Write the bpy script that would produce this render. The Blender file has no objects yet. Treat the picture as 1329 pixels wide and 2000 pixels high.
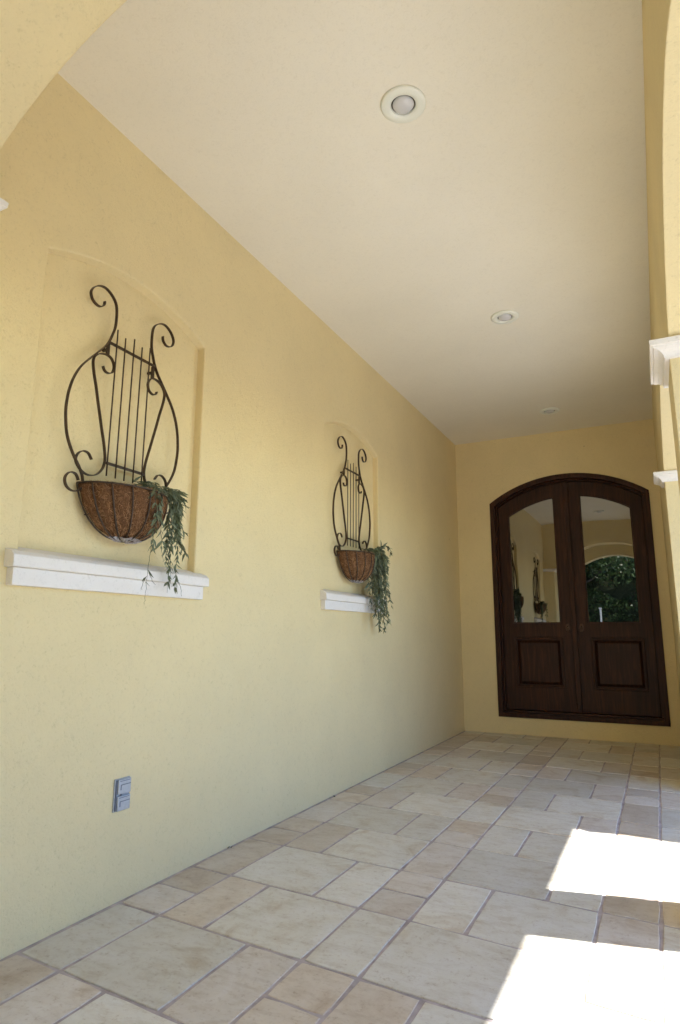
import bpy, bmesh, math, random
from mathutils import Vector, Matrix
from mathutils.geometry import tessellate_polygon
random.seed(7)
C = bpy.context.scene.collection
SC = bpy.context.scene

# ------------------------------------------------------------------ camera
cam_d = bpy.data.cameras.new('camera'); cam = bpy.data.objects.new('camera', cam_d); C.objects.link(cam)
cam_d.sensor_fit = 'VERTICAL'; cam_d.sensor_height = 36; cam_d.lens = 22.09
cam_d.clip_start = 0.05; cam_d.clip_end = 500
R = ((0.89540803, 0.08246351, 0.4375434), (0.44523614, -0.17253885, -0.87863253), (0.00303811, 0.98154476, -0.19120841))
cam.matrix_world = Matrix.Translation((0, 0, 1.0)) @ Matrix(R).to_4x4()
SC.camera = cam

# ------------------------------------------------------------------ light
SUN_EL = math.radians(56); SUN_AZ = math.atan2(1, 0.21)      # azimuth clockwise from +Y
w = bpy.data.worlds.new('World'); SC.world = w; w.use_nodes = True
nt = w.node_tree; nt.nodes.clear()
sky = nt.nodes.new('ShaderNodeTexSky'); sky.sky_type = 'NISHITA'; sky.sun_disc = False
sky.sun_elevation = SUN_EL; sky.sun_rotation = SUN_AZ; sky.air_density = 1.15; sky.dust_density = 0.0; sky.ozone_density = 3.5
bg = nt.nodes.new('ShaderNodeBackground'); bg.inputs[1].default_value = 0.15
wo = nt.nodes.new('ShaderNodeOutputWorld')
hs = nt.nodes.new('ShaderNodeHueSaturation'); hs.inputs['Hue'].default_value = .510; hs.inputs['Saturation'].default_value = 1.25
nt.links.new(sky.outputs[0], hs.inputs['Color']); nt.links.new(hs.outputs[0], bg.inputs[0]); nt.links.new(bg.outputs[0], wo.inputs[0])
sd = bpy.data.lights.new('sun', 'SUN'); sd.energy = 5.0; sd.angle = math.radians(0.53); sd.color = (1, 0.975, 0.94)
so = bpy.data.objects.new('sun', sd); C.objects.link(so)
sv = Vector((math.sin(SUN_AZ)*math.cos(SUN_EL), math.cos(SUN_AZ)*math.cos(SUN_EL), math.sin(SUN_EL)))
so.rotation_euler = sv.to_track_quat('Z', 'Y').to_euler(); so.location = (8, 2, 12)
SC.view_settings.view_transform = 'Standard'; SC.view_settings.look = 'None'
SC.view_settings.exposure = 1.82; SC.view_settings.gamma = 1; SC.view_settings.use_curve_mapping = False
SC.render.engine = 'CYCLES'
try:
    SC.cycles.max_bounces = 14; SC.cycles.diffuse_bounces = 9; SC.cycles.glossy_bounces = 6
except Exception: pass

# ------------------------------------------------------------------ helpers
def tag(o, label=None, cat=None, group=None, kind=None):
    if label: o['label'] = label
    if cat: o['category'] = cat
    if group: o['group'] = group
    if kind: o['kind'] = kind
    return o
def obj(name, me, mat=None, parent=None, loc=None):
    if isinstance(me, bmesh.types.BMesh):
        bm = me; me = bpy.data.meshes.new(name); bm.to_mesh(me); bm.free()
    if mat is not None and not me.materials: me.materials.append(mat)
    o = bpy.data.objects.new(name, me); C.objects.link(o)
    if parent is not None: o.parent = parent
    if loc is not None: o.location = loc
    return o
def empty(name, loc=(0, 0, 0)):
    o = bpy.data.objects.new(name, None); C.objects.link(o); o.location = loc; o.empty_display_size = .1
    return o
def rebase(o, base):
    """mesh coordinates are written in world space; move them so that the parent at base keeps them in place"""
    o.data.transform(Matrix.Translation(-Vector(base)))
    return o
def smooth(o):
    for p in o.data.polygons: p.use_smooth = True
    return o
def bevel(o, wd, seg=2, ang=40):
    m = o.modifiers.new('bevel', 'BEVEL'); m.width = wd; m.segments = seg; m.limit_method = 'ANGLE'; m.angle_limit = math.radians(ang)
    return o
def box(bm, x0, x1, y0, y1, z0, z1):
    v = [bm.verts.new((x, y, z)) for x in (x0, x1) for y in (y0, y1) for z in (z0, z1)]
    for f in ((0,1,3,2),(4,6,7,5),(0,4,5,1),(2,3,7,6),(0,2,6,4),(1,5,7,3)): bm.faces.new([v[i] for i in f])
def plate(loops, fn, w0, w1, back=True, bm=None):
    """2D polygon with holes -> solid; fn(u,v,w) gives the 3D point"""
    bm = bm or bmesh.new()
    ls = [[Vector((u, v, 0)) for u, v in l] for l in loops]
    tri = tessellate_polygon(ls)
    flat = [p for l in ls for p in l]
    A = [bm.verts.new(fn(p.x, p.y, w0)) for p in flat]; B = [bm.verts.new(fn(p.x, p.y, w1)) for p in flat]
    for t in tri:
        try: bm.faces.new([A[i] for i in t])
        except ValueError: pass
        if back:
            try: bm.faces.new([B[i] for i in reversed(t)])
            except ValueError: pass
    k = 0
    for l in ls:
        n = len(l)
        for i in range(n):
            a, b = k+i, k+(i+1) % n
            bm.faces.new((A[a], A[b], B[b], B[a]))
        k += n
    bmesh.ops.recalc_face_normals(bm, faces=bm.faces)
    return bm
def arc(u0, u1, v0, crown, n=28, a=0, b=None):
    """points of a segmental arch from (u0,v0) over the crown to (u1,v0), ends included"""
    c = (u0+u1)/2; h = abs(u1-u0)/2; r = (h*h+(crown-v0)**2)/(2*(crown-v0)); vc = crown-r
    t0 = math.atan2(v0-vc, u0-c); t1 = math.atan2(v0-vc, u1-c)
    return [(c+r*math.cos(t0+(t1-t0)*i/n), vc+r*math.sin(t0+(t1-t0)*i/n)) for i in range(n+1)]
def arc_r(u0, u1, c, r, vc, n=24):
    """points on the circle (c,vc,r) from u0 to u1"""
    return [(u0+(u1-u0)*i/n, vc+math.sqrt(r*r-(u0+(u1-u0)*i/n-c)**2)) for i in range(n+1)]
def catmull(P, sub=5):
    out = []
    n = len(P)
    for i in range(n-1):
        p0 = P[max(i-1, 0)]; p1 = P[i]; p2 = P[i+1]; p3 = P[min(i+2, n-1)]
        for s in range(sub):
            t = s/sub
            out.append(tuple(0.5*((2*b)+(-a+c)*t+(2*a-5*b+4*c-d)*t*t+(-a+3*b-3*c+d)*t**3) for a, b, c, d in zip(p0, p1, p2, p3)))
    out.append(tuple(P[-1])); return out
def tube(bm, pts, rad, seg=8, cap=True):
    pts = [Vector(p) for p in pts]; n = len(pts)
    if not hasattr(rad, '__len__'): rad = [rad]*n
    up = None; rings = []
    for i in range(n):
        t = (pts[min(i+1, n-1)]-pts[max(i-1, 0)]).normalized()
        if up is None:
            up = t.orthogonal().normalized()
        up = (up-t*up.dot(t)).normalized(); sd_ = t.cross(up)
        rings.append([bm.verts.new(pts[i]+(up*math.cos(2*math.pi*k/seg)+sd_*math.sin(2*math.pi*k/seg))*rad[i]) for k in range(seg)])
    for i in range(n-1):
        for k in range(seg):
            bm.faces.new((rings[i][k], rings[i][(k+1) % seg], rings[i+1][(k+1) % seg], rings[i+1][k]))
    if cap:
        bm.faces.new(list(reversed(rings[0]))); bm.faces.new(rings[-1])
def ribbon(bm, yz, x, th=.0042, dp=.0130):
    """flat iron bar bent in the plane x=const, its width standing off the wall"""
    n = len(yz); R_ = []
    for i in range(n):
        a = Vector((yz[max(i-1, 0)])); b = Vector((yz[min(i+1, n-1)])); t = (b-a).normalized(); nn = Vector((-t.y, t.x))
        p = Vector(yz[i]); R_.append([bm.verts.new((x+sx*dp/2, p.x+nn.x*s*th/2, p.y+nn.y*s*th/2)) for sx, s in ((-1, -1), (1, -1), (1, 1), (-1, 1))])
    for i in range(n-1):
        for k in range(4): bm.faces.new((R_[i][k], R_[i][(k+1) % 4], R_[i+1][(k+1) % 4], R_[i+1][k]))
    bm.faces.new(R_[0][::-1]); bm.faces.new(R_[-1])
def lathe(bm, prof, cx, cy, seg=48, close=False):
    rings = [[bm.verts.new((cx+r*math.cos(2*math.pi*k/seg), cy+r*math.sin(2*math.pi*k/seg), z)) for k in range(seg)] for r, z in prof]
    for i in range(len(rings)-1):
        for k in range(seg): bm.faces.new((rings[i][k], rings[i][(k+1) % seg], rings[i+1][(k+1) % seg], rings[i+1][k]))
    if close: bm.faces.new(rings[-1])

# ------------------------------------------------------------------ materials
def mat(name):
    m = bpy.data.materials.new(name); m.use_nodes = True
    return m, m.node_tree, m.node_tree.nodes['Principled BSDF']
def N(t, ty, **kw):
    n = t.nodes.new(ty)
    for k, v in kw.items():
        if k in n.inputs.keys(): n.inputs[k].default_value = v
        else: setattr(n, k, v)
    return n
def ramp(t, src, stops):
    r = t.nodes.new('ShaderNodeValToRGB'); e = r.color_ramp.elements
    while len(e) > 1: e.remove(e[0])
    e[0].position, e[0].color = stops[0][0], (*stops[0][1], 1)
    for p, c in stops[1:]:
        x = e.new(p); x.color = (*c, 1)
    t.links.new(src, r.inputs[0]); return r
def coords(t): return t.nodes.new('ShaderNodeNewGeometry').outputs['Position']
def stucco(name, col, var=.05, scale=150, strength=.35, rough=.92, dist=.0022, specks=.8, pit=.86):
    m, t, b = mat(name); P = coords(t)
    n1 = N(t, 'ShaderNodeTexNoise', Scale=1.3, Detail=4.0, Roughness=.6); t.links.new(P, n1.inputs['Vector'])
    c0 = tuple(c*(1-var) for c in col); c1 = tuple(min(1, c*(1+var)) for c in col)
    r1 = ramp(t, n1.outputs[0], [(.3, c0), (.7, c1)])
    # fine sand float: pits and grains
    n2 = N(t, 'ShaderNodeTexNoise', Scale=scale, Detail=4.0, Roughness=.65, Distortion=.6); t.links.new(P, n2.inputs['Vector'])
    n3 = N(t, 'ShaderNodeTexNoise', Scale=scale*.28, Detail=3.0, Roughness=.6, Distortion=1.2); t.links.new(P, n3.inputs['Vector'])
    ad = N(t, 'ShaderNodeMath', operation='ADD'); t.links.new(n2.outputs[0], ad.inputs[0]); t.links.new(n3.outputs[0], ad.inputs[1])
    r2 = ramp(t, ad.outputs[0], [(.62, (pit, pit*.99, pit*.965)), (.85, (1, 1, 1)), (1.0, (1.03, 1.03, 1.03))])
    mx = N(t, 'ShaderNodeMix', data_type='RGBA', blend_type='MULTIPLY'); mx.inputs[0].default_value = 1
    t.links.new(r1.outputs[0], mx.inputs[6]); t.links.new(r2.outputs[0], mx.inputs[7])
    # a few fly specks and stains
    v = N(t, 'ShaderNodeTexVoronoi', Scale=2.1); t.links.new(P, v.inputs['Vector'])
    sp = ramp(t, v.outputs['Distance'], [(.0, (.25, .2, .15)), (.011, (.3, .25, .2)), (.016, (1, 1, 1))])
    mx2 = N(t, 'ShaderNodeMix', data_type='RGBA', blend_type='MULTIPLY'); mx2.inputs[0].default_value = specks
    t.links.new(mx.outputs[2], mx2.inputs[6]); t.links.new(sp.outputs[0], mx2.inputs[7])
    t.links.new(mx2.outputs[2], b.inputs['Base Color'])
    b.inputs['Roughness'].default_value = rough; b.inputs['Specular IOR Level'].default_value = .25
    bp = N(t, 'ShaderNodeBump', Strength=strength, Distance=dist); t.links.new(ad.outputs[0], bp.inputs['Height'])
    n4 = N(t, 'ShaderNodeTexNoise', Scale=3.5, Detail=2.0); t.links.new(P, n4.inputs['Vector'])
    bp2 = N(t, 'ShaderNodeBump', Strength=.25, Distance=.01); t.links.new(n4.outputs[0], bp2.inputs['Height'])
    t.links.new(bp2.outputs[0], bp.inputs['Normal']); t.links.new(bp.outputs[0], b.inputs['Normal'])
    return m
M = {}
M['yellow'] = stucco('yellow_stucco', (.765, .643, .375), .045, dist=.0045, strength=.6)
M['ceiling'] = stucco('cream_ceiling_plaster', (.795, .755, .645), .03, scale=180, strength=.25, dist=.002, specks=0, pit=.94)
M['trim'] = stucco('white_cast_trim', (.79, .755, .715), .03, scale=120, strength=.18, rough=.8)
def plain(name, col, rough=.5, metal=0, spec=.5, noise=0, nscale=30, bump=0):
    m, t, b = mat(name); b.inputs['Base Color'].default_value = (*col, 1); b.inputs['Roughness'].default_value = rough
    b.inputs['Metallic'].default_value = metal; b.inputs['Specular IOR Level'].default_value = spec
    if noise or bump:
        P = coords(t); n = N(t, 'ShaderNodeTexNoise', Scale=nscale, Detail=5.0, Roughness=.6); t.links.new(P, n.inputs['Vector'])
        r = ramp(t, n.outputs[0], [(.3, tuple(c*(1-noise) for c in col)), (.7, tuple(min(1, c*(1+noise)) for c in col))])
        t.links.new(r.outputs[0], b.inputs['Base Color'])
        if bump:
            bp = N(t, 'ShaderNodeBump', Strength=bump, Distance=.002); t.links.new(n.outputs[0], bp.inputs['Height']); t.links.new(bp.outputs[0], b.inputs['Normal'])
    return m
M['iron'] = plain('bronze_painted_iron', (.060, .036, .022), .45, .3, .5, .35, 60, .2)
M['grout'] = plain('mauve_grout', (.43, .375, .37), .9, noise=.30, nscale=14, bump=.5)
M['white_metal'] = plain('cream_enamel_trim', (.80, .81, .72), .35)
M['bulb'] = plain('frosted_bulb_glass', (.60, .60, .61), .10, spec=.6)
M['baffle'] = plain('dark_baffle', (.10, .085, .06), .6)
M['steel'] = plain('grey_cast_cover', (.42, .45, .50), .4, .55, .5, .08, 90, .1)
M['steel_dark'] = plain('grey_cast_groove', (.17, .19, .24), .6, .3)
M['bronze'] = plain('dark_bronze_hardware', (.10, .06, .045), .35, .8)
M['paving'] = plain('grey_paving', (.40, .41, .44), .85, noise=.12, nscale=4, bump=.4)
M['grass'] = plain('lawn_green', (.055, .060, .032), .9, noise=.4, nscale=9, bump=.5)
M['bark'] = plain('grey_bark', (.10, .08, .06), .9, noise=.4, nscale=25, bump=.8)
M['fascia'] = plain('cream_painted_eave', (.62, .56, .44), .7, noise=.05, nscale=3)
M['post'] = plain('white_painted_post', (.82, .83, .84), .5)

def wood(name, vertical=True):
    m, t, b = mat(name); P = coords(t)
    mp = N(t, 'ShaderNodeMapping'); mp.inputs['Scale'].default_value = (16, 16, 1.3) if vertical else (1.3, 16, 16); t.links.new(P, mp.inputs[0])
    n = N(t, 'ShaderNodeTexNoise', Scale=2.6, Detail=7.0, Roughness=.62, Distortion=.8); t.links.new(mp.outputs[0], n.inputs['Vector'])
    r = ramp(t, n.outputs[0], [(.25, (.016, .006, .004)), (.5, (.036, .012, .007)), (.75, (.080, .028, .012))])
    t.links.new(r.outputs[0], b.inputs['Base Color']); b.inputs['Roughness'].default_value = .42
    b.inputs['Specular IOR Level'].default_value = .25
    bp = N(t, 'ShaderNodeBump', Strength=.15, Distance=.001); t.links.new(n.outputs[0], bp.inputs['Height']); t.links.new(bp.outputs[0], b.inputs['Normal'])
    return m
M['wood'] = wood('mahogany_vertical'); M['wood_h'] = wood('mahogany_horizontal', False)
def glass():
    m, t, b = mat('dark_reflective_glass')
    t.nodes.remove(b); out = t.nodes['Material Output']
    d = N(t, 'ShaderNodeBsdfDiffuse'); d.inputs[0].default_value = (.004, .004, .0035, 1)
    g = N(t, 'ShaderNodeBsdfGlossy'); g.inputs[0].default_value = (1, .97, .9, 1); g.inputs['Roughness'].default_value = .004
    P = coords(t); n = N(t, 'ShaderNodeTexNoise', Scale=2.2, Detail=1.0); t.links.new(P, n.inputs['Vector'])
    bp = N(t, 'ShaderNodeBump', Strength=.12, Distance=.01); t.links.new(n.outputs[0], bp.inputs['Height']); t.links.new(bp.outputs[0], g.inputs['Normal'])
    lw = N(t, 'ShaderNodeFresnel', IOR=1.9)
    mp = N(t, 'ShaderNodeMath', operation='MULTIPLY_ADD'); mp.inputs[1].default_value = 1.0; mp.inputs[2].default_value = .12; mp.use_clamp = True
    t.links.new(lw.outputs[0], mp.inputs[0])
    mx = N(t, 'ShaderNodeMixShader'); t.links.new(mp.outputs[0], mx.inputs[0]); t.links.new(d.outputs[0], mx.inputs[1]); t.links.new(g.outputs[0], mx.inputs[2])
    t.links.new(mx.outputs[0], out.inputs[0]); return m
M['glass'] = glass()
def tile_mat(name, a, b_, c):
    m, t, b = mat(name); P = coords(t)
    oi = t.nodes.new('ShaderNodeObjectInfo')
    off = N(t, 'ShaderNodeVectorMath', operation='SCALE'); off.inputs[0].default_value = (13, 7, 5); t.links.new(oi.outputs['Random'], off.inputs['Scale'])
    ad = N(t, 'ShaderNodeVectorMath', operation='ADD'); t.links.new(P, ad.inputs[0]); t.links.new(off.outputs[0], ad.inputs[1])
    n1 = N(t, 'ShaderNodeTexNoise', Scale=4.5, Detail=8.0, Roughness=.66, Distortion=.9); t.links.new(ad.outputs[0], n1.inputs['Vector'])
    r1 = ramp(t, n1.outputs[0], [(.28, b_), (.46, a), (.72, c)])
    mp = N(t, 'ShaderNodeMapping'); mp.inputs['Scale'].default_value = (3, 8, 3); t.links.new(ad.outputs[0], mp.inputs[0])
    n2 = N(t, 'ShaderNodeTexNoise', Scale=3.2, Detail=7.0, Roughness=.7); t.links.new(mp.outputs[0], n2.inputs['Vector'])
    r2 = ramp(t, n2.outputs[0], [(.30, (.82, .77, .71)), (.5, (1, 1, 1)), (.72, (1.06, 1.06, 1.05))])
    mx = N(t, 'ShaderNodeMix', data_type='RGBA', blend_type='MULTIPLY'); mx.inputs[0].default_value = .8
    t.links.new(r1.outputs[0], mx.inputs[6]); t.links.new(r2.outputs[0], mx.inputs[7])
    # per tile value shift
    rv = N(t, 'ShaderNodeMapRange'); rv.inputs['To Min'].default_value = .86; rv.inputs['To Max'].default_value = 1.08
    t.links.new(oi.outputs['Random'], rv.inputs['Value'])
    mv = N(t, 'ShaderNodeVectorMath', operation='SCALE'); t.links.new(mx.outputs[2], mv.inputs[0]); t.links.new(rv.outputs[0], mv.inputs['Scale'])
    # small pits
    n3 = N(t, 'ShaderNodeTexNoise', Scale=55.0, Detail=5.0, Roughness=.8); t.links.new(ad.outputs[0], n3.inputs['Vector'])
    r3 = ramp(t, n3.outputs[0], [(.30, (.55, .45, .36)), (.40, (.9, .87, .84)), (.48, (1, 1, 1))])
    m3 = N(t, 'ShaderNodeMix', data_type='RGBA', blend_type='MULTIPLY'); m3.inputs[0].default_value = .7
    t.links.new(mv.outputs[0], m3.inputs[6]); t.links.new(r3.outputs[0], m3.inputs[7])
    t.links.new(m3.outputs[2], b.inputs['Base Color'])
    b.inputs['Roughness'].default_value = .42; b.inputs['Specular IOR Level'].default_value = .45
    hm = N(t, 'ShaderNodeMath', operation='ADD'); t.links.new(n1.outputs[0], hm.inputs[0]); t.links.new(n2.outputs[0], hm.inputs[1])
    bp = N(t, 'ShaderNodeBump', Strength=.35, Distance=.003); t.links.new(hm.outputs[0], bp.inputs['Height']); t.links.new(bp.outputs[0], b.inputs['Normal'])
    return m
TM = [tile_mat('cream_stone_tile', (.68, .65, .565), (.54, .455, .34), (.74, .72, .67)),
      tile_mat('tan_stone_tile', (.60, .52, .42), (.47, .37, .27), (.67, .61, .53)),
      tile_mat('beige_pink_stone_tile', (.65, .59, .51), (.51, .42, .33), (.71, .67, .62))]
def leafmat(name, col, trans=.25):
    m, t, b = mat(name); P = coords(t)
    n = N(t, 'ShaderNodeTexNoise', Scale=9.0, Detail=3.0); t.links.new(P, n.inputs['Vector'])
    r = ramp(t, n.outputs[0], [(.3, tuple(c*.6 for c in col)), (.55, col), (.75, tuple(min(1, c*1.55) for c in col))])
    t.links.new(r.outputs[0], b.inputs['Base Color']); b.inputs['Roughness'].default_value = .45
    out = t.nodes['Material Output']; tr = N(t, 'ShaderNodeBsdfTranslucent'); t.links.new(r.outputs[0], tr.inputs[0])
    mx = N(t, 'ShaderNodeMixShader'); mx.inputs[0].default_value = trans
    t.links.new(b.outputs[0], mx.inputs[1]); t.links.new(tr.outputs[0], mx.inputs[2]); t.links.new(mx.outputs[0], out.inputs[0]); return m
M['frond'] = leafmat('grey_green_willow_leaf', (.15, .18, .105), .18)
M['stem'] = plain('brown_green_stem', (.055, .05, .025), .6)
M['hedge'] = leafmat('hedge_leaf', (.075, .125, .04), .3)
M['hedge_core'] = plain('hedge_core_painted_shade', (.035, .045, .02), .95, noise=.6, nscale=12, bump=.8)  # dark tone stands in for the shaded hedge interior
def coco():
    m, t, b = mat('coco_fibre'); P = coords(t)
    n = N(t, 'ShaderNodeTexNoise', Scale=55.0, Detail=6.0, Roughness=.75, Distortion=2.5); t.links.new(P, n.inputs['Vector'])
    r = ramp(t, n.outputs[0], [(.3, (.050, .025, .012)), (.5, (.145, .070, .033)), (.66, (.24, .13, .066)), (.8, (.44, .30, .19))])
    t.links.new(r.outputs[0], b.inputs['Base Color']); b.inputs['Roughness'].default_value = .95; b.inputs['Specular IOR Level'].default_value = .1
    bp = N(t, 'ShaderNodeBump', Strength=.9, Distance=.006); t.links.new(n.outputs[0], bp.inputs['Height']); t.links.new(bp.outputs[0], b.inputs['Normal'])
    return m
M['coco'] = coco(); M['fibre'] = plain('loose_coco_strand', (.48, .27, .13), .9)
M['wrap'] = plain('crumpled_clear_liner', (.36, .33, .34), .2, 0, .8, .5, 80, .8)

# ------------------------------------------------------------------ large structure
XL = -1.928; XR = .130; XO = .73; YB = 6.86; ZC = 3.158; YS = -1.2
# ground outside
bm = bmesh.new(); box(bm, -60, 60, -60, 60, -.30, -.045)
tag(obj('lawn_ground', bm, M['grass']), kind='structure')
bm = bmesh.new(); box(bm, XO+.02, 3.2, -4.2, 12, -.20, -.02); box(bm, -3.5, XO+.02, -4.2, YS-.3, -.20, -.02)
tag(obj('garden_paving', bm, M['paving']), kind='structure')
# tiled floor
floor = tag(obj('floor', (lambda b: (box(b, XL-.04, XO+.03, YS-.3, YB+.06, -.12, -.0028), b)[1])(bmesh.new()), M['grout']), kind='structure')
def tile(x0, x1, r0, r1, mi):
    """rows lie slightly out of square with the wall, as laid"""
    g = .0052; sh = lambda x: -.075*(x+1.7)
    x0 += g; x1 -= g; rng = random.Random(int((x0+5)*1000)*7919+int((r0+9)*1000))
    c = [(x0, r0+g+sh(x0)), (x1, r0+g+sh(x1)), (x1, r1-g+sh(x1)), (x0, r1-g+sh(x0))]
    if c[0][1] > YB-.03: return
    c = [(x, min(y, YB-.012)) for x, y in c]
    ring = []
    for i in range(4):
        a = Vector(c[i]); b = Vector(c[(i+1) % 4]); d = b-a; nn = Vector((-d.y, d.x)).normalized()
        ring.append(a+nn*.0035+d.normalized()*.0035)
        for k in (1, 2, 3):
            p = a+d*(k/4+rng.uniform(-.05, .05))+nn*rng.uniform(-.0012, .0022); ring.append(p)
    cx = sum(p.x for p in ring)/16; cy = sum(p.y for p in ring)/16
    bm = bmesh.new(); zt = rng.uniform(-.0009, .0012)
    top = [bm.verts.new(((p.x-cx)*(1-.0022/max(.1, abs(p.x-cx)) if abs(p.x-cx) > .05 else 1), (p.y-cy)*(1-.0022/max(.1, abs(p.y-cy)) if abs(p.y-cy) > .05 else 1), zt)) for p in ring]
    mid = [bm.verts.new((p.x-cx, p.y-cy, zt-.0012-rng.uniform(0, .0006))) for p in ring]
    bot = [bm.verts.new((p.x-cx, p.y-cy, -.012)) for p in ring]
    bm.faces.new(top); n = 16
    for i in range(n):
        bm.faces.new((mid[i], mid[(i+1) % n], top[(i+1) % n], top[i])); bm.faces.new((bot[i], bot[(i+1) % n], mid[(i+1) % n], mid[i]))
    obj('tile', bm, TM[mi], floor, (cx, cy, 0))
trnd = random.Random(3)
P_ = .43; Y0 = 1.53
for r in range(-7, 13):
    a = Y0+P_*r; b = a+P_; m_ = a+P_/2; ev = r % 2 == 0
    sm = lambda: trnd.choice([1, 1, 2]); bg_ = lambda: trnd.choice([0, 0, 0, 0]); md = lambda: trnd.choice([2, 2, 0, 1])
    # narrow bands A, C, E: one long stone, or two small ones
    for (x0, x1, long_even) in ((-1.914, -1.703, True), (-1.083, -.880, False), (-.275, -.075, True), (.53, .735, False)):
        if ev == long_even: tile(x0, x1, a, b, md())
        else: tile(x0, x1, a, m_, sm()); tile(x0, x1, m_, b, sm())
    # wide bands B, D, F: a big stone beside an upright one, swapping sides row by row
    for (x0, x1, big_left_even) in ((-1.703, -1.083, True), (-.880, -.275, False), (-.075, .53, True)):
        if ev == big_left_even: xm = x0+.413; tile(x0, xm, a, b, bg_()); tile(xm, x1, a, b, md())
        else: xm = x0+.207; tile(x0, xm, a, b, md()); tile(xm, x1, a, b, bg_())

# left wall with two shallow arched niches
wl = empty('left_wall', (XL, 2.8, 0)); tag(wl, 'long yellow stucco wall with two shallow arched niches', 'wall')
niches = []
for yc in (1.878, 4.098):
    niches.append([(yc+.462, 1.262), (yc+.462, 2.421)]+arc(yc+.462, yc-.462, 2.421, 2.527)[1:-1]+[(yc-.462, 2.421), (yc-.462, 1.262)])
fx = lambda u, v, w: (w, u, v)
fn_ = lambda u, v, w: (w, u, v-(.008 if (w < XL-.01 and 2.40 < v < 2.6) else 0))      # the head of each niche slopes back
bm = plate([[(YS-.3, -.1), (YB+.2, -.1), (YB+.2, 3.3), (YS-.3, 3.3)]]+niches, fn_, XL, XL-.044, back=False)
box(bm, XL-.25, XL-.044, YS-.3, YB+.2, -.1, 3.3)
rebase(bevel(obj('wall_face', bm, M['yellow'], wl), .007, 3, 35), wl.location)
# sills: sloped wash on top, stepped front
for yc in (1.878, 4.098):
    e = .050; y0, y1 = yc-.462-e, yc+.462+e
    prof = [(XL-.0435, 1.296), (XL+.030, 1.272), (XL+.048, 1.258), (XL+.050, 1.222), (XL+.046, 1.218), (XL-.0435, 1.218)]
    bm = bmesh.new()
    A = [bm.verts.new((x, y0, z)) for x, z in prof]; B = [bm.verts.new((x, y1, z)) for x, z in prof]
    # only the part inside the niche may reach behind the wall face
    for i in range(len(prof)): bm.faces.new((A[i], A[(i+1) % 6], B[(i+1) % 6], B[i]))
    bm.faces.new(A[::-1]); bm.faces.new(B)
    box(bm, XL-.0435, XL+.032, y0+.014, y1-.020, 1.158, 1.2175)
    bmesh.ops.recalc_face_normals(bm, faces=bm.faces)
    s = obj('niche_sill', bm, M['trim'], wl); rebase(s, wl.location); bevel(s, .003, 2)

# back wall with arched door opening
wb = empty('back_wall', (-.9, YB, 0)); tag(wb, 'yellow stucco end wall around the brown double door', 'wall')
fy = lambda u, v, w: (u, w, v)
DC = -.762; DR = 1.36; DZ = 1.325
dout = [(.035, .165)]+arc_r(.035, -1.560, DC, DR, DZ)+[(-1.560, .165)]
bm = plate([[(XL-.1, -.1), (XO, -.1), (XO, 3.3), (XL-.1, 3.3)], dout], fy, YB, YB+.22)
rebase(obj('wall_face', bm, M['yellow'], wb), wb.location)

# right arcade
wr = empty('arcade_wall', (XR, 2.8, 0)); tag(wr, 'yellow stucco arcade wall with arched openings to the sunlit garden', 'wall')
out = [(YS, -.1)]
spr = 2.10
for (a, b, cr) in ((-.38, .38, 2.26), (1.0, 2.66, 2.425), (2.97, 4.93, 2.455)):
    out += [(a, -.1)]+arc(a, b, spr, cr, 30)+[(b, -.1)]
out += [(YB+.15, -.1), (YB+.15, 3.3), (YS, 3.3)]
bm = plate([out], fx, XR, XO)
rebase(bevel(obj('wall_face', bm, M['yellow'], wr), .012, 3, 50), wr.location)
def impost(parent, x0, x1, y0, y1, z0=2.073, z1=2.140):
    """moulded white band wrapped round a pier"""
    bm = bmesh.new(); rings = []
    pr = [(.004, z0), (.018, z0), (.020, z0+.010), (.026, z0+.020), (.038, z0+.030), (.054, z0+.036), (.056, z0+.042), (.066, z0+.044), (.068, z1-.004), (.062, z1), (.0, z1+.001)]
    for d, z in pr: rings.append([bm.verts.new(p) for p in ((x0-d, y0-d, z), (x1+d, y0-d, z), (x1+d, y1+d, z), (x0-d, y1+d, z))])
    for i in range(len(rings)-1):
        for k in range(4): bm.faces.new((rings[i][k], rings[i][(k+1) % 4], rings[i+1][(k+1) % 4], rings[i+1][k]))
    bm.faces.new(rings[0][::-1]); bm.faces.new(rings[-1])
    o = obj('impost', bm, M['trim'], parent); rebase(o, parent.location); return o
impost(wr, XR, XO, 2.66, 2.97); impost(wr, XR, XO, 4.93, 5.12); impost(wr, XR, XO, .38, 1.0)
# plinth blocks at the pier feet
for a, b in ((.38, 1.0), (2.66, 2.97), (4.93, 5.12)):
    bm = bmesh.new(); box(bm, XR-.05, XO+.03, a-.03, b+.03, -.004, .14)
    rebase(bevel(obj('plinth', bm, M['yellow'], wr), .012, 2), wr.location)

# the cross wall with its arch just ahead of the camera, and its twin behind
def cross(y0, y1, label):
    o = empty('cross_wall', (-.9, y0, 0)); tag(o, label, 'wall')
    c, r, zc = -.75, 1.27, 1.469
    lp = [(XL-.02, -.1), (-1.727, -.1), (-1.727, 2.26)]+arc_r(-1.727, XR-.002, c, r, zc, 40)+[(XR-.002, 3.22), (XL-.02, 3.22)]
    rebase(bevel(obj('arch_wall', plate([lp], fy, y0, y1), M['yellow'], o), .012, 3, 50), o.location)
    impost(o, XL-.02, -1.727, y0, y1, 2.222, 2.287)
    return o
cross(.72, 1.0, 'yellow stucco cross wall whose arch curves over the top left of the passage')
cross(YS-.28, YS, 'yellow stucco cross wall with a garden arch behind the camera')

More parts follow.
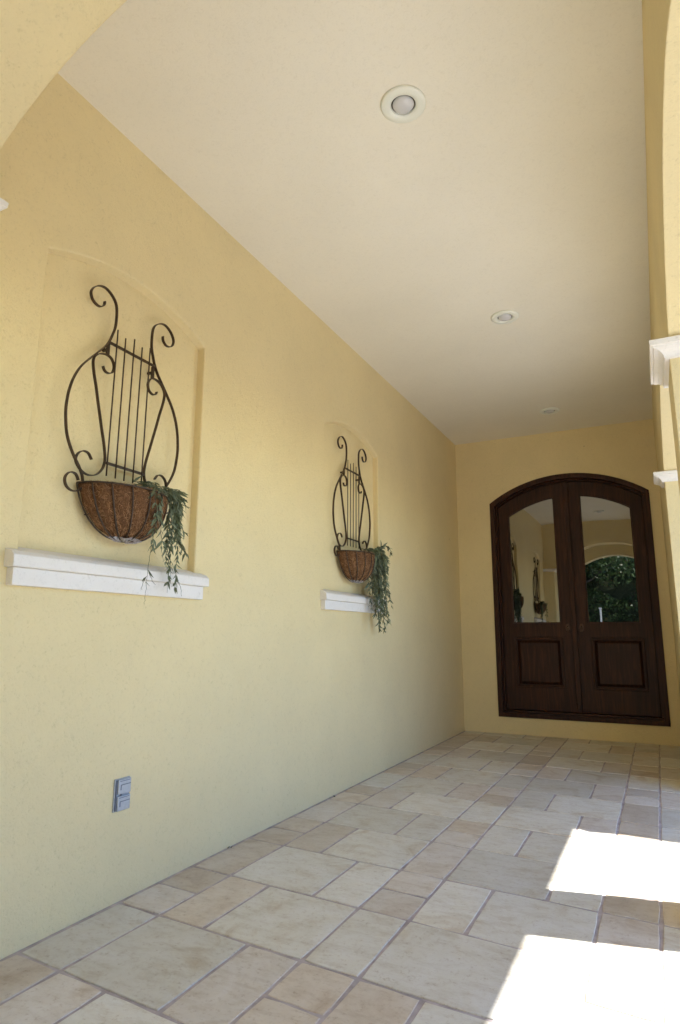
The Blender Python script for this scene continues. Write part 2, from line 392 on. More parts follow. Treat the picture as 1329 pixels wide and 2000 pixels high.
# ceiling and roof
bm = bmesh.new(); box(bm, XL-.02, XR+.02, YS-.25, YB+.05, ZC, 3.215)
tag(obj('ceiling', bm, M['ceiling']), kind='structure')
EZ = 2.95; EX = -.476+EZ/math.tan(SUN_EL)*math.cos(math.atan2(.21, 1))
EY = 3.775+.21*(EX+.35)
roof = empty('roof', (0, 2, 3)); tag(roof, 'deep cream eave and roof slab over the arcade', 'roof')
# stepped eave: unseen jagged step added beyond EY to cut off the far sun patch
rng = random.Random(5)
edge = [(EX+.0, EY)]
x = EX
while x < 1.9:
    edge.append((x+.09, EY+rng.choice([-.02, .03, .06])*.8)); edge.append((x+.20, EY+rng.uniform(-.03, .03))); x += .22
lp = [(XO+.002, YS-.4), (EX, YS-.4)]+edge+[(2.15, EY), (2.15, YB+3), (XO+.002, YB+3)]
rebase(obj('eave', plate([lp], lambda u, v, w: (u, v, w), EZ, EZ+.2), M['fascia'], roof), roof.location)
bm = bmesh.new(); box(bm, XL-.6, EX-.02, YS-.4, YB+3, 3.305, 3.5)
rebase(obj('roof_slab', bm, M['fascia'], roof), roof.location)

# ------------------------------------------------------------------ door
dr = empty('double_door', (DC, YB, .165)); tag(dr, 'dark brown arched double door with two reflective glass panes', 'door')
def dpart(name, bm, m, parent=dr):
    o = obj(name, bm, m, parent)
    base = Vector(dr.location)
    if parent is not dr: o.matrix_parent_inverse = Matrix.Identity(4)
    rebase(o, base); return o
fw = .052
inner = [(.035-fw, .215)]+arc_r(.035-fw, -1.560+fw, DC, DR-fw, DZ)+[(-1.560+fw, .215)]
fr_out = [(.033, .1665)]+arc_r(.033, -1.558, DC, DR-.002, DZ)+[(-1.558, .1665)]
bevel(dpart('door_frame', plate([fr_out, inner], fy, YB-.012, YB+.13), M['wood']), .004, 2)
# inner stop set back in the frame
fw2 = fw+.018
in2 = [(.035-fw2, .235)]+arc_r(.035-fw2, -1.560+fw2, DC, DR-fw2, DZ)+[(-1.560+fw2, .235)]
so_ = [(.035-fw+.001, .2145)]+arc_r(.035-fw+.001, -1.560+fw-.001, DC, DR-fw+.001, DZ)+[(-1.560+fw-.001, .2145)]
dpart('door_stop', plate([so_, in2], fy, YB+.055, YB+.128), M['wood'])
YD = YB+.062
GR = 1.14
for side in (-1, 1):
    if side < 0: xa, xb, ga, gb, pa, pb = -1.560+fw2+.002, DC-.003, -1.380, -.893, -1.372, -.886
    else: xa, xb, ga, gb, pa, pb = DC+.003, .035-fw2-.002, -.631, -.146, -.612, -.124
    lo = [(xa, .238), (xb, .238)]+arc_r(xb, xa, DC, DR-fw2-.002, DZ, 20)
    gh = [(ga, 1.122), (gb, 1.122)]+arc_r(gb, ga, DC, GR, DZ, 20)
    ph = [(pa, .470), (pb, .470), (pb, .975), (pa, .975)]
    leaf = dpart('door_leaf', plate([lo, gh, ph], fy, YD+.014, YD+.055), M['wood'])
    bevel(leaf, .0035, 2)
    gi = lambda d: [(ga+d, 1.122+d), (gb-d, 1.122+d)]+arc_r(gb-d, ga+d, DC, GR-d, DZ, 20)
    dpart('glass_pane', plate([gi(.001)], fy, YD+.032, YD+.038), M['glass'], leaf)
    dpart('glazing_bead', plate([gi(.0005), gi(.010)], fy, YD+.020, YD+.0315), M['wood'], leaf)
    pi = lambda d: [(pa+d, .470+d), (pb-d, .470+d), (pb-d, .975-d), (pa+d, .975-d)]
    bevel(dpart('panel_moulding', plate([pi(.0005), pi(.026)], fy, YD+.004, YD+.036), M['wood'], leaf), .006, 3)
    # raised and fielded panel
    bm = bmesh.new()
    lv = [[bm.verts.new((u, y, v)) for u, v in pi(d)] for d, y in ((.024, YD+.040), (.034, YD+.039), (.052, YD+.026), (.055, YD+.022))]
    for i in range(3):
        for k in range(4): bm.faces.new((lv[i][k], lv[i][(k+1) % 4], lv[i+1][(k+1) % 4], lv[i+1][k]))
    bm.faces.new(lv[-1]); dpart('panel', bm, M['wood'], leaf)
    # oval plate with a curled lever
    hx = DC+side*.067; hz = 1.075
    bm = bmesh.new()
    ov = [(hx+.021*math.cos(t*math.pi/14), hz+.040*math.sin(t*math.pi/14)) for t in range(28)]
    plate([ov], fy, YD+.006, YD+.0145, bm=bm)
    hd = smooth(dpart('door_handle', bm, M['bronze'], leaf)); hd.data.polygons.foreach_set('use_smooth', [False]*len(hd.data.polygons))
    bm = bmesh.new(); tube(bm, [(hx, YD+.008, hz+.008), (hx, YD-.020, hz+.010), (hx+side*.006, YD-.036, hz+.002), (hx+side*.004, YD-.040, hz-.022), (hx-side*.010, YD-.036, hz-.034), (hx-side*.022, YD-.034, hz-.026)], [.008, .008, .0075, .007, .006, .006], 10)
    smooth(dpart('door_lever', bm, M['bronze'], leaf))
bm = bmesh.new(); za = DZ+DR-fw2-.004
box(bm, DC-.024, DC+.024, YD-.008, YD+.0135, .240, za)
bevel(dpart('astragal', bm, M['wood']), .006, 3)
bm = bmesh.new(); box(bm, -1.560+fw+.001, .035-fw-.001, YB+.010, YB+.13, .2155, .236)
bevel(dpart('threshold', bm, M['wood_h']), .004, 2)
bm = bmesh.new(); box(bm, -1.6, .08, YB+.131, YB+.2, .1, 2.75)
dpart('door_backing', bm, M['wood'])

# ------------------------------------------------------------------ recessed lights
for (x, y, lab) in ((-.765, 2.112, 'nearest recessed ceiling light with large cream ring and grey bulb'),
                    (-.768, 4.087, 'middle recessed ceiling light with cream ring between the other two'),
                    (-.772, 6.145, 'farthest small recessed ceiling light close to the door wall')):
    t = empty('recessed_light', (x, y, ZC)); tag(t, lab, 'ceiling light', 'recessed lights along the ceiling')
    bm = bmesh.new(); lathe(bm, [(.093, -.001), (.0935, -.007), (.088, -.012), (.070, -.0135), (.055, -.012), (.0505, -.006), (.050, .035)], 0, 0, 56)
    smooth(obj('trim_ring', bm, M['white_metal'], t))
    bm = bmesh.new(); lathe(bm, [(.0495, -.002), (.0494, -.0005), (.048, -.0003)], 0, 0, 40, True); obj('baffle', bm, M['baffle'], t)
    bm = bmesh.new(); pr = [(.0445*math.cos(a*math.pi/20), -.003-.022*math.sin(a*math.pi/20)) for a in range(0, 10)]+[(.003, -.0252)]
    lathe(bm, pr, 0, 0, 48, True); bmesh.ops.recalc_face_normals(bm, faces=bm.faces); smooth(obj('bulb', bm, M['bulb'], t))

# ------------------------------------------------------------------ outlet cover
oc = empty('outlet_cover', (XL, 1.958, .327+.06)); tag(oc, 'small grey weatherproof double outlet cover low on the yellow wall', 'outlet cover')
ly0, ly1, lz0, lz1 = 1.922, 2.000, .3275, .4465
bm = bmesh.new(); box(bm, XL-.001, XL+.007, ly0-.001, ly1, lz0, lz1); bevel(rebase(obj('back_plate', bm, M['steel'], oc), oc.location), .002, 2)
bm = bmesh.new(); box(bm, XL+.007, XL+.012, ly0+.003, ly0+.008, lz0+.004, lz1-.004); bevel(rebase(obj('hinge', bm, M['steel_dark'], oc), oc.location), .0015, 2)
zm = (lz0+lz1)/2
for z0, z1 in ((lz0+.002, zm-.003), (zm+.003, lz1-.002)):
    bm = bmesh.new(); box(bm, XL+.007, XL+.017, ly0+.009, ly1-.003, z0, z1)
    ld = rebase(obj('outlet_lid', bm, M['steel'], oc), oc.location); bevel(ld, .003, 3)
    h = z1-z0; bm = bmesh.new()
    for (a, b, c, d) in ((ly0+.020, ly1-.006, z0+h*.60, z0+h*.66), (ly0+.020, ly0+.024, z0+h*.28, z0+h*.60), (ly0+.016, ly1-.010, z0+h*.86, z0+h*.91)):
        box(bm, XL+.0165, XL+.0180, a, b, c, d)
    rebase(obj('raised_rib', bm, M['steel_dark'], ld), oc.location)
bm = bmesh.new(); tube(bm, [(XL+.006, ly0+.030, zm), (XL+.014, ly0+.030, zm)], .003, 10); rebase(obj('screw', bm, M['steel_dark'], oc), oc.location)

# ------------------------------------------------------------------ lyre wall planters
armL = [(1.699, 2.348), (1.696, 2.33), (1.678, 2.314), (1.654, 2.315), (1.634, 2.33), (1.627, 2.355), (1.639, 2.38), (1.664, 2.4), (1.695, 2.408), (1.726, 2.398), (1.753, 2.375), (1.764, 2.348), (1.767, 2.304), (1.764, 2.261), (1.751, 2.219), (1.738, 2.187), (1.719, 2.156), (1.686, 2.118), (1.65, 2.077), (1.61, 2.027), (1.582, 1.972), (1.566, 1.917), (1.560, 1.875), (1.558, 1.835), (1.562, 1.793), (1.571, 1.745), (1.589, 1.702), (1.614, 1.662), (1.639, 1.63), (1.655, 1.604), (1.661, 1.586), (1.663, 1.566), (1.654, 1.544), (1.635, 1.531), (1.612, 1.530), (1.591, 1.541), (1.581, 1.562), (1.585, 1.582), (1.602, 1.598), (1.624, 1.598), (1.635, 1.588), (1.642, 1.575)]
inL = [(1.716, 2.07), (1.723, 2.057), (1.735, 2.05), (1.752, 2.052), (1.767, 2.063), (1.773, 2.086), (1.767, 2.106), (1.752, 2.121), (1.728, 2.125), (1.698, 2.117), (1.678, 2.101), (1.667, 2.082), (1.667, 2.056), (1.676, 2.017), (1.69, 1.971), (1.702, 1.925), (1.719, 1.864), (1.735, 1.806), (1.752, 1.748), (1.762, 1.7), (1.761, 1.669), (1.751, 1.643), (1.732, 1.622), (1.711, 1.61), (1.682, 1.606), (1.654, 1.614), (1.632, 1.633), (1.622, 1.652), (1.626, 1.671), (1.638, 1.686), (1.656, 1.695), (1.676, 1.693), (1.688, 1.682), (1.696, 1.67)]
CY = 1.872; LX = -1.935
BX, BZ, BR, BP, BH = -1.955, 1.568, .214, .162, .196
def bowl(th, ph, off=0.):
    """th 0..pi round the front, ph 0 rim .. 1 bottom"""
    g = math.cos(ph*math.pi/2)**.78; s = math.sin(ph*math.pi/2)
    cx = BX+.03*s
    return (cx+(BP+off)*math.sin(th)*g, CY-(BR+off)*math.cos(th)*g, BZ-(BH+off)*s**1.15)
def planter():
    t = empty('lyre_wall_planter', (BX, CY, 1.36))
    def P(name, bm, m, par=None):
        o = obj(name, bm, m, par or t); return rebase(o, t.location)
    for mir in (0, 1):
        f = (lambda L: L) if not mir else (lambda L: [(2*CY-y, z) for y, z in L])
        bm = bmesh.new(); ribbon(bm, catmull(f(armL), 6), LX); P('lyre_arm', bm, M['iron'])
        bm = bmesh.new(); ribbon(bm, catmull(f(inL), 6), LX); P('inner_scroll', bm, M['iron'])
    for k, (yt, zt) in enumerate(((1.772, 2.252), (1.817, 2.234), (1.867, 2.252), (1.914, 2.234), (1.962, 2.252))):
        yb = (1.768, 1.815, 1.862, 1.911, 1.960)[k]
        bm = bmesh.new(); tube(bm, [(LX+.009, yt, zt), (LX+.009, (yt+yb)/2, 1.93), (LX+.009, yb, 1.620)], .0031, 8); smooth(P('string_rod', bm, M['iron']))
    for y0, y1, z in ((1.738, 2.008, 2.183), (1.768, 1.982, 1.675)):
        bm = bmesh.new(); box(bm, LX-.002, LX+.006, y0, y1, z-.005, z+.005); P('cross_bar', bm, M['iron'])
    for s in (-1, 1):
        y = CY+s*.131
        bm = bmesh.new(); box(bm, LX-.012, LX-.0025, y-.0065, y+.0065, 2.126, 2.180); box(bm, XL-.0435, LX-.0125, y-.005, y+.005, 2.150, 2.160)
        P('wall_hook', bm, M['iron'])
    # coco liner with depth
    bm = bmesh.new(); NT, NP = 40, 14; rg = random.Random(2); G = []
    for i in range(NT+1):
        th = math.pi*i/NT; row = []
        for j in range(NP+1):
            bul = .009*abs(math.sin(th*8))*math.cos(j/NP*1.4)+rg.uniform(-.002, .002)-.003
            row.append(bm.verts.new(bowl(th, j/NP*.99, bul)))
        G.append(row)
    for i in range(NT):
        for j in range(NP): bm.faces.new((G[i][j], G[i][j+1], G[i+1][j+1], G[i+1][j]))
    rim = [bm.verts.new((BX+.02+(BP-.022)*math.sin(math.pi*i/NT), CY-(BR-.022)*math.cos(math.pi*i/NT), BZ+.004)) for i in range(NT+1)]
    soil = [bm.verts.new((BX+.02+(BP-.022)*math.sin(math.pi*i/NT), CY-(BR-.022)*math.cos(math.pi*i/NT), BZ-.03)) for i in range(NT+1)]
    for i in range(NT):
        bm.faces.new((G[i][0], G[i+1][0], rim[i+1], rim[i])); bm.faces.new((rim[i], rim[i+1], soil[i+1], soil[i]))
    bm.faces.new(soil)
    lin = smooth(P('coco_liner', bm, M['coco']))
    # loose fibres: too many to count
    bm = bmesh.new(); rg = random.Random(11)
    for k in range(760):
        th = rg.uniform(.05, 3.09); ph = rg.uniform(.0, .9) if k < 560 else 0.; a = rg.uniform(0, 6.28); l = rg.uniform(.015, .05); pts = []
        for q in range(5):
            u = (q/4-.5)*l; pts.append(bowl(min(3.12, max(.02, th+math.cos(a+q*.35)*u*5)), min(.98, max(0, ph+math.sin(a+q*.35)*u*4)), .001+.004*math.sin(q/4*3.14)))
        if k >= 560:
            p = bowl(th, 0, rg.uniform(-.006, .004)); a = rg.uniform(-.012, .012); b = rg.uniform(.004, .016)
            pts = [p, (p[0]+a*.4, p[1]+a*.7, p[2]+b*.6), (p[0]+a, p[1]+a*1.6, p[2]+b)]
        tube(bm, pts, .00045, 3, False)
    fb = P('loose_fibres', bm, M['fibre'], lin); fb['kind'] = 'stuff'
    # wire frame
    for k in range(7):
        th = math.radians(22.5+22.5*k)
        bm = bmesh.new(); tube(bm, [bowl(th, j/18, .0045) for j in range(19)], .0034, 6); smooth(P('basket_wire', bm, M['iron']))
    bm = bmesh.new(); tube(bm, [(p[0], p[1], p[2]+.003) for p in (bowl(math.pi*i/40, 0, .005) for i in range(41))], .0038, 8); smooth(P('basket_rim', bm, M['iron']))
    bm = bmesh.new(); tube(bm, [bowl(0, j/18, .004) for j in range(19)]+[bowl(math.pi, 1-j/18, .004) for j in range(1, 19)], .0034, 6); smooth(P('back_hoop', bm, M['iron']))
    # crumpled liner gathered at the foot
    bm = bmesh.new(); rg = random.Random(4); rows = []
    for i in range(25):
        th = math.pi*i/24; rows.append([bm.verts.new(bowl(th, ph, .006+rg.uniform(-.004, .006))) for ph in (.80, .86, .92, .98)])
    for i in range(24):
        for j in range(3): bm.faces.new((rows[i][j], rows[i][j+1], rows[i+1][j+1], rows[i+1][j]))
    P('plastic_wrap', bm, M['wrap'])
    bm = bmesh.new(); tube(bm, [bowl(.12, .42, .004), bowl(.10, .43, .016), bowl(.07, .41, .022)], .002, 6); P('wire_end', bm, M['iron'])
    return t
def copy_tree(o, parent=None, off=None):
    c = o.copy(); C.objects.link(c); c.parent = parent
    if off is not None: c.location = Vector(o.location)+Vector(off)
    for ch in list(o.children): copy_tree(ch, c)
    return c
OFF = (0, 2.222, 0)
p1 = planter(); tag(p1, 'near lyre shaped iron wall planter with coco basket in the large left niche', 'wall planter', 'lyre wall planters in the niches')
p2 = copy_tree(p1, None, OFF); tag(p2, 'far lyre shaped iron wall planter with coco basket in the niche nearer the door', 'wall planter')

# ------------------------------------------------------------------ trailing plants
def leaf_mesh(name, L, W, curl):
    bm = bmesh.new(); prof = [(0, .08), (.18, .62), (.42, 1.), (.7, .62), (1., .0)]; rows = []
    for s, wv in prof:
        z = -curl*s*s*L; y = s*L
        if wv == 0: rows.append([bm.verts.new((0, y, z))])
        else: rows.append([bm.verts.new((-W*wv/2, y, z+W*wv*.18)), bm.verts.new((0, y, z)), bm.verts.new((W*wv/2, y, z+W*wv*.18))])
    for i in range(len(rows)-1):
        a, b = rows[i], rows[i+1]
        if len(b) == 1: bm.faces.new((a[0], a[1], b[0])); bm.faces.new((a[1], a[2], b[0]))
        else: bm.faces.new((a[0], a[1], b[1], b[0])); bm.faces.new((a[1], a[2], b[2], b[1]))
    me = bpy.data.meshes.new(name); bm.to_mesh(me); bm.free(); me.materials.append(M['frond']); return me
LEAF = [leaf_mesh('leaf', .046, .0125, .15), leaf_mesh('leaf', .038, .0105, -.1), leaf_mesh('leaf', .054, .0130, .35), leaf_mesh('leaf', .030, .0105, .1)]
LD = [([tuple(v.co) for v in m.vertices], [tuple(p.vertices) for p in m.polygons]) for m in LEAF]
def spray(plant, path, dens, single, seed, bare=0., rad=.0013, fan=1., lenk=1.):
    """one trailing stem with its leaves; path is in world space"""
    rg = random.Random(seed); base = Vector(plant.location)
    pts = [Vector(p) for p in catmull(path, 6)]
    pts = [p+Vector((rg.uniform(-.002, .002), rg.uniform(-.003, .003), rg.uniform(-.002, .002))) for p in pts]
    bm = bmesh.new(); n = len(pts); tube(bm, [p-base for p in pts], [rad*(1-.6*i/n) for i in range(n)], 5)
    st = obj('sprig', bm, M['stem'], plant)
    cum = [0]
    for i in range(1, n): cum.append(cum[-1]+(pts[i]-pts[i-1]).length)
    tot = cum[-1]; s = .004; bmj = None if single else bmesh.new()
    side = 1; rest = bmesh.new() if single else None; nrest = 0
    while s < tot:
        f = s/tot
        i = max(1, next((k for k in range(n) if cum[k] >= s), n-1)); t = (pts[i]-pts[i-1]).normalized(); p = pts[i-1].lerp(pts[i], (s-cum[i-1])/max(1e-6, cum[i]-cum[i-1]))
        if f < 1-bare or rg.random() < .2:
            for _ in range(rg.choice([1, 2, 2, 3])):
                side = -side; k = rg.randrange(4)
                # direction: along the stem, splayed outward
                sp = Vector((rg.uniform(-.3, .6), side*rg.uniform(.25, .8), rg.uniform(-.15, .15)))*fan
                d = (t*rg.uniform(.7, 1.1)+sp+Vector((0, 0, -.35))).normalized()
                up = Vector((rg.uniform(-.5, 1), rg.uniform(-.6, .6), rg.uniform(-.2, .8))); xx = d.cross(up).normalized(); zz = xx.cross(d)
                sc = rg.uniform(.65, 1.15)*(1-.35*f)*lenk
                mtx = Matrix(((xx.x, d.x, zz.x, p.x-base.x), (xx.y, d.y, zz.y, p.y-base.y), (xx.z, d.z, zz.z, p.z-base.z), (0, 0, 0, 1))) @ Matrix.Scale(sc, 4)
                if single:
                    o = bpy.data.objects.new('leaf', LEAF[k]); C.objects.link(o); o.parent = st; o.matrix_local = mtx
                else:
                    vs, fs = LD[k]; V = [bmj.verts.new(mtx @ Vector(v)) for v in vs]
                    for q in fs: bmj.faces.new([V[x] for x in q])
        s += rg.uniform(.6, 1.4)/dens
    if rest: rest.free()
    if not single:
        o = obj('leaf_cluster', bmj, M['frond'], st); o['kind'] = 'stuff'
    return st
def yz(x0, x1, L):
    n = len(L); return [(x0+(x1-x0)*i/(n-1), y, z) for i, (y, z) in enumerate(L)]
pl1 = empty('trailing_plant', (-1.87, 2.0, 1.56)); tag(pl1, 'sparse trailing greenery with thin bare tips hanging over the near niche sill', 'plant')
S = dict(S1=[(1.887, 1.587), (1.889, 1.527), (1.891, 1.475), (1.881, 1.354), (1.871, 1.269), (1.866, 1.174), (1.859, 1.111)],
 S2=[(1.935, 1.594), (1.936, 1.5), (1.943, 1.405), (1.952, 1.329), (1.963, 1.287)],
 S4=[(2.039, 1.587), (2.049, 1.502), (2.038, 1.397), (2.057, 1.288), (2.058, 1.171)], S5=[(2.055, 1.59), (2.07, 1.487), (2.069, 1.378), (2.067, 1.289), (2.077, 1.195)],
 S6=[(2.075, 1.594), (2.085, 1.472), (2.106, 1.36), (2.105, 1.257), (2.105, 1.181)],
 S7=[(2.071, 1.603), (2.103, 1.535), (2.119, 1.468), (2.152, 1.436)], S8=[(2.082, 1.591), (2.098, 1.428), (2.119, 1.385), (2.141, 1.355)],
 S9=[(1.92, 1.56), (1.915, 1.48), (1.9, 1.433), (1.894, 1.373), (1.908, 1.315)], S10=[(1.984, 1.59), (1.995, 1.538), (2.021, 1.452), (2.008, 1.379), (1.996, 1.343)])
dn = dict(S1=42, S2=42, S4=70, S5=60, S6=75, S7=75, S8=65, S9=60, S10=30)
br = dict(S1=.45, S2=.12, S4=.1, S5=.2, S6=.08, S9=.1)
xo = dict(S1=-1.775, S2=-1.785, S9=-1.78, S10=-1.80)
for i, (k, L) in enumerate(S.items()):
    xx = xo.get(k, -1.84); spray(pl1, yz(xx, xx+.005, L), dn[k]*.7, True, 20+i, br.get(k, 0.), .0013, 1.35, 1.12)
for i, L in enumerate(([(1.872, 1.249), (1.893, 1.217), (1.918, 1.19)], [(1.867, 1.219), (1.85, 1.194), (1.844, 1.169)], [(2.11, 1.239), (2.139, 1.21), (2.155, 1.162)])):
    spray(pl1, yz(-1.775 if i < 2 else -1.84, -1.775 if i < 2 else -1.84, L), 12, True, 60+i, .9)
for i in range(6):
    q = random.Random(300+i); L = [S['S4'], S['S6'], S['S8'], S['S7'], S['S5']][i % 5]; k = q.uniform(.35, .8); m = max(2, int(len(L)*k)+1)
    spray(pl1, yz(-1.86+q.uniform(0, .05), -1.84+q.uniform(0, .04), [(1.96+q.uniform(0, .06), 1.592), (L[0][0]-.02, 1.605)]+[(y+q.uniform(-.018, .018), z-.01) for y, z in L[:m]]), 62, True, 310+i, 0, .0012, 1.5, 1.15)
for i, L in enumerate(([(1.834, 1.590), (1.908, 1.606), (1.982, 1.610), (2.053, 1.612), (2.10, 1.60)], [(1.844, 1.596), (1.933, 1.602), (2.015, 1.600), (2.082, 1.590), (2.115, 1.575)],
       [(1.868, 1.590), (1.952, 1.598), (2.041, 1.596), (2.097, 1.572), (2.125, 1.545)], [(1.833, 1.60), (1.884, 1.612), (1.938, 1.615)], [(1.95, 1.585), (2.03, 1.60), (2.08, 1.595), (2.10, 1.55), (2.105, 1.50)],
       [(2.0, 1.585), (2.06, 1.60), (2.09, 1.57), (2.09, 1.50), (2.085, 1.45)])):
    spray(pl1, yz(-1.85, -1.80-.004*i, L), 80, True, 80+i, 0, .0016, 1.1, 1.05)

pl2 = empty('trailing_plant', (-1.87, 2.0+OFF[1], 1.56)); tag(pl2, 'dense bushy trailing greenery spilling over the far niche sill towards the door', 'plant')
rg = random.Random(9)
base2 = [[(4.134, 1.600), (4.206, 1.56), (4.200, 1.413), (4.212, 1.289), (4.245, 1.10)], [(4.217, 1.605), (4.282, 1.561), (4.288, 1.379), (4.306, 1.211), (4.26, 1.055)],
 [(4.26, 1.61), (4.348, 1.568), (4.376, 1.386), (4.381, 1.171), (4.418, 1.015)], [(4.30, 1.61), (4.40, 1.594), (4.446, 1.436), (4.47, 1.306), (4.515, 1.212)],
 [(4.30, 1.62), (4.41, 1.62), (4.50, 1.548), (4.51, 1.458)], [(4.217, 1.62), (4.326, 1.573), (4.34, 1.297), (4.407, 1.215), (4.45, 1.131)]]
for i in range(26):
    L = base2[i % 6]; dy = rg.uniform(-.025, .025); cut = rg.uniform(.0, .16)*(i > 5)
    Lc = [(y+dy*(j > 0)+rg.uniform(-.012, .012), z+cut*j/(len(L)-1)+rg.uniform(-.008, .008)) for j, (y, z) in enumerate(L)]
    x0 = -1.86+rg.uniform(-.02, .05); spray(pl2, yz(x0, x0+rg.uniform(0, .04), Lc), 75, False, 200+i, 0 if i % 3 else .1, .0013, 2.0, 1.2)

# ------------------------------------------------------------------ garden beyond the arches
def leaf_cloud(name, centre_fn, n, size, mt, seed, parent=None, base=(0, 0, 0)):
    rg = random.Random(seed); vs = []; fs = []
    for k in range(n):
        p = Vector(centre_fn(rg)); d = Vector((rg.gauss(0, 1), rg.gauss(0, 1), rg.gauss(0, .7))).normalized(); s = size*rg.uniform(.6, 1.3)
        a = d.orthogonal().normalized(); b = d.cross(a); q = rg.uniform(0, 6.28); a, b = a*math.cos(q)+b*math.sin(q), b*math.cos(q)-a*math.sin(q)
        i = len(vs); c = p-Vector(base)
        vs += [c-a*s, c-b*s*.42, c+a*s, c+b*s*.42]; fs.append((i, i+1, i+2, i+3))
    me = bpy.data.meshes.new(name); me.from_pydata(vs, [], fs); me.materials.append(mt)
    o = bpy.data.objects.new(name, me); C.objects.link(o)
    if parent: o.parent = parent
    return o
def hedge(x0, x1, y0, y1, h, n, seed, label, size=.05):
    t = empty('hedge', ((x0+x1)/2, (y0+y1)/2, -.04)); tag(t, label, 'hedge')
    def fn(rg):
        u = rg.random(); x = rg.uniform(x0, x1); y = rg.uniform(y0, y1); z = rg.uniform(0, h)
        f = rg.choice([0, 1, 2, 3])
        if f == 0: y = y1-abs(rg.gauss(0, .10))
        elif f == 1: x = x0+abs(rg.gauss(0, .10))
        elif f == 2: z = h-abs(rg.gauss(0, .12))
        bump = .16*math.sin(x*3.1+seed)+.13*math.sin(y*4.3+z*2)+.10*math.sin(z*5.1+x)
        return (x+bump*.5, y+bump, z+bump*.6)
    lf = leaf_cloud('foliage', fn, n, size, M['hedge'], seed, t, t.location); lf['kind'] = 'stuff'
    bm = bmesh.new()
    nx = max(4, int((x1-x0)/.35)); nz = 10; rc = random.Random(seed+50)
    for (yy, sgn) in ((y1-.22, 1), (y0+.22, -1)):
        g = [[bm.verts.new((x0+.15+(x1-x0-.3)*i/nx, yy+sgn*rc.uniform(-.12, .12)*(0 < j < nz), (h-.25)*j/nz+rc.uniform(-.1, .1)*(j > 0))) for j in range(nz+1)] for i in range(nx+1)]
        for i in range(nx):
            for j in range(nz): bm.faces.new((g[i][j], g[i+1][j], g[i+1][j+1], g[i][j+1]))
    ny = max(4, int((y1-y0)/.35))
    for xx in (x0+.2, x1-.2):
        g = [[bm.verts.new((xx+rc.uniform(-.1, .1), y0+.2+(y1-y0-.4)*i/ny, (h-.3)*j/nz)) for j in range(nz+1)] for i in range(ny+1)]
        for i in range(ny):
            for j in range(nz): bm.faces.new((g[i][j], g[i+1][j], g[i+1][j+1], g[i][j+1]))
    rebase(obj('shade_core', bm, M['hedge_core'], t), t.location)['kind'] = 'stuff'  # dark sheets added inside to close bright gaps, shade put into their colour
    bm = bmesh.new(); r2 = random.Random(seed)
    for k in range(int((x1-x0)*(y1-y0)/.9)+4):
        x = r2.uniform(x0+.2, x1-.2); y = r2.uniform(y0+.2, y1-.2)
        tube(bm, [(x, y, 0), (x+r2.uniform(-.1, .1), y+r2.uniform(-.1, .1), h*.4), (x+r2.uniform(-.25, .25), y+r2.uniform(-.2, .2), h*.85)], [.03, .022, .008], 6)
    rebase(obj('stems', bm, M['bark'], t), t.location)['kind'] = 'stuff'
hedge(-4.5, 3.2, -7.6, -6.1, 3.6, 42000, 1, 'tall leafy hedge across the garden behind the camera', .055)
hedge(9.2, 10.6, -6, 14, 1.5, 36000, 2, 'long leafy hedge along the garden east of the arcade', .07)
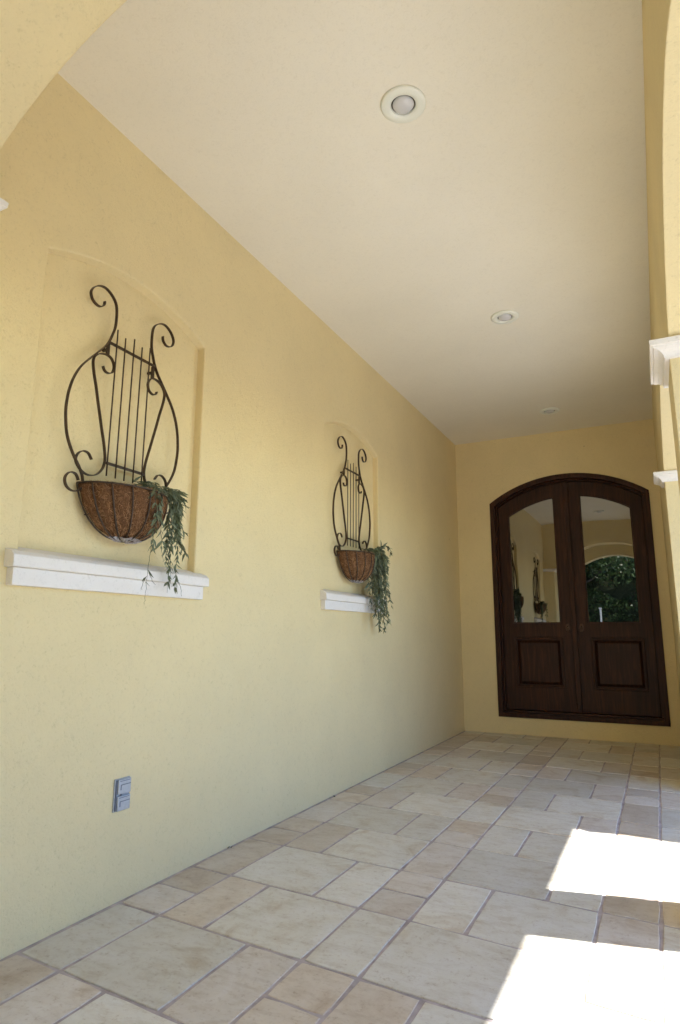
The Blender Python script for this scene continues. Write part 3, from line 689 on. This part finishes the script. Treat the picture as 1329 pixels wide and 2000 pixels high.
def tree(x, y, h, r, seed, label):
    t = empty('garden_tree', (x, y, -.04)); tag(t, label, 'tree'); rg = random.Random(seed)
    bm = bmesh.new(); tube(bm, catmull([(x, y, 0), (x+.06, y, h*.25), (x-.05, y+.05, h*.5), (x+.05, y, h*.72)], 4), [.13-.006*i for i in range(13)], 10)
    blobs = []
    for k in range(11):
        a = rg.uniform(0, 6.28); rr = r*rg.uniform(.2, .75); z = h*rg.uniform(.55, .95); blobs.append((x+math.cos(a)*rr, y+math.sin(a)*rr, z, r*rg.uniform(.3, .5)))
        tube(bm, [(x, y, h*rg.uniform(.4, .6)), ((x+blobs[-1][0])/2, (y+blobs[-1][1])/2, z*.85), blobs[-1][:3]], [.045, .03, .012], 6)
    smooth(rebase(obj('trunk', bm, M['bark'], t), t.location))
    def fn(q):
        b = q.choice(blobs); d = Vector((q.gauss(0, 1), q.gauss(0, 1), q.gauss(0, 1))).normalized()*b[3]*q.random()**.4
        return (b[0]+d.x, b[1]+d.y, b[2]+d.z*.75)
    leaf_cloud('crown', fn, 14000, .06, M['hedge'], seed, t, t.location)['kind'] = 'stuff'
tree(-2.2, -5.6, 4.6, 1.8, 5, 'small dense garden tree left of the hedge behind the camera')
tree(1.4, -8.6, 6.0, 2.4, 6, 'taller garden tree rising behind the south hedge')
t = empty('sliver_post', (-1.26, -3.6, -.02)); tag(t, 'slim white post added for a bright sliver in the door glass', 'post')  # unseen post, added to give the thin bright streak reflected in the door
bm = bmesh.new(); box(bm, -.02, .02, -.02, .02, 0, 1.72); bevel(obj('post_shaft', bm, M['post'], t), .004)
bm = bmesh.new(); box(bm, -.028, .028, -.028, .028, 1.72, 1.745); bevel(obj('post_cap', bm, M['post'], t), .004)

# dry scraps at the foot of the wall
for (x, y, a, lab) in ((-1.905, 2.665, .3, 'small dark dry leaf scrap at the wall foot right of the outlet cover'), (-1.900, 3.745, 1.1, 'small dark curled leaf scrap at the wall foot below the far niche')):
    bm = bmesh.new(); q = random.Random(int(y*100)); L = []
    for i in range(5):
        wv = (.002, .006, .008, .005, .001)[i]; L.append([bm.verts.new(((i-2)*.009, -wv+q.uniform(-.002, .002), .002+.005*(i % 2))), bm.verts.new(((i-2)*.009, wv+q.uniform(-.002, .002), .003+.004*((i+1) % 2)))])
    for i in range(4): bm.faces.new((L[i][0], L[i][1], L[i+1][1], L[i+1][0]))
    o = obj('dry_leaf', bm, M['stem'], None, (x, y, .002)); o.rotation_euler = (0, 0, a+1.2); tag(o, lab, 'leaf')
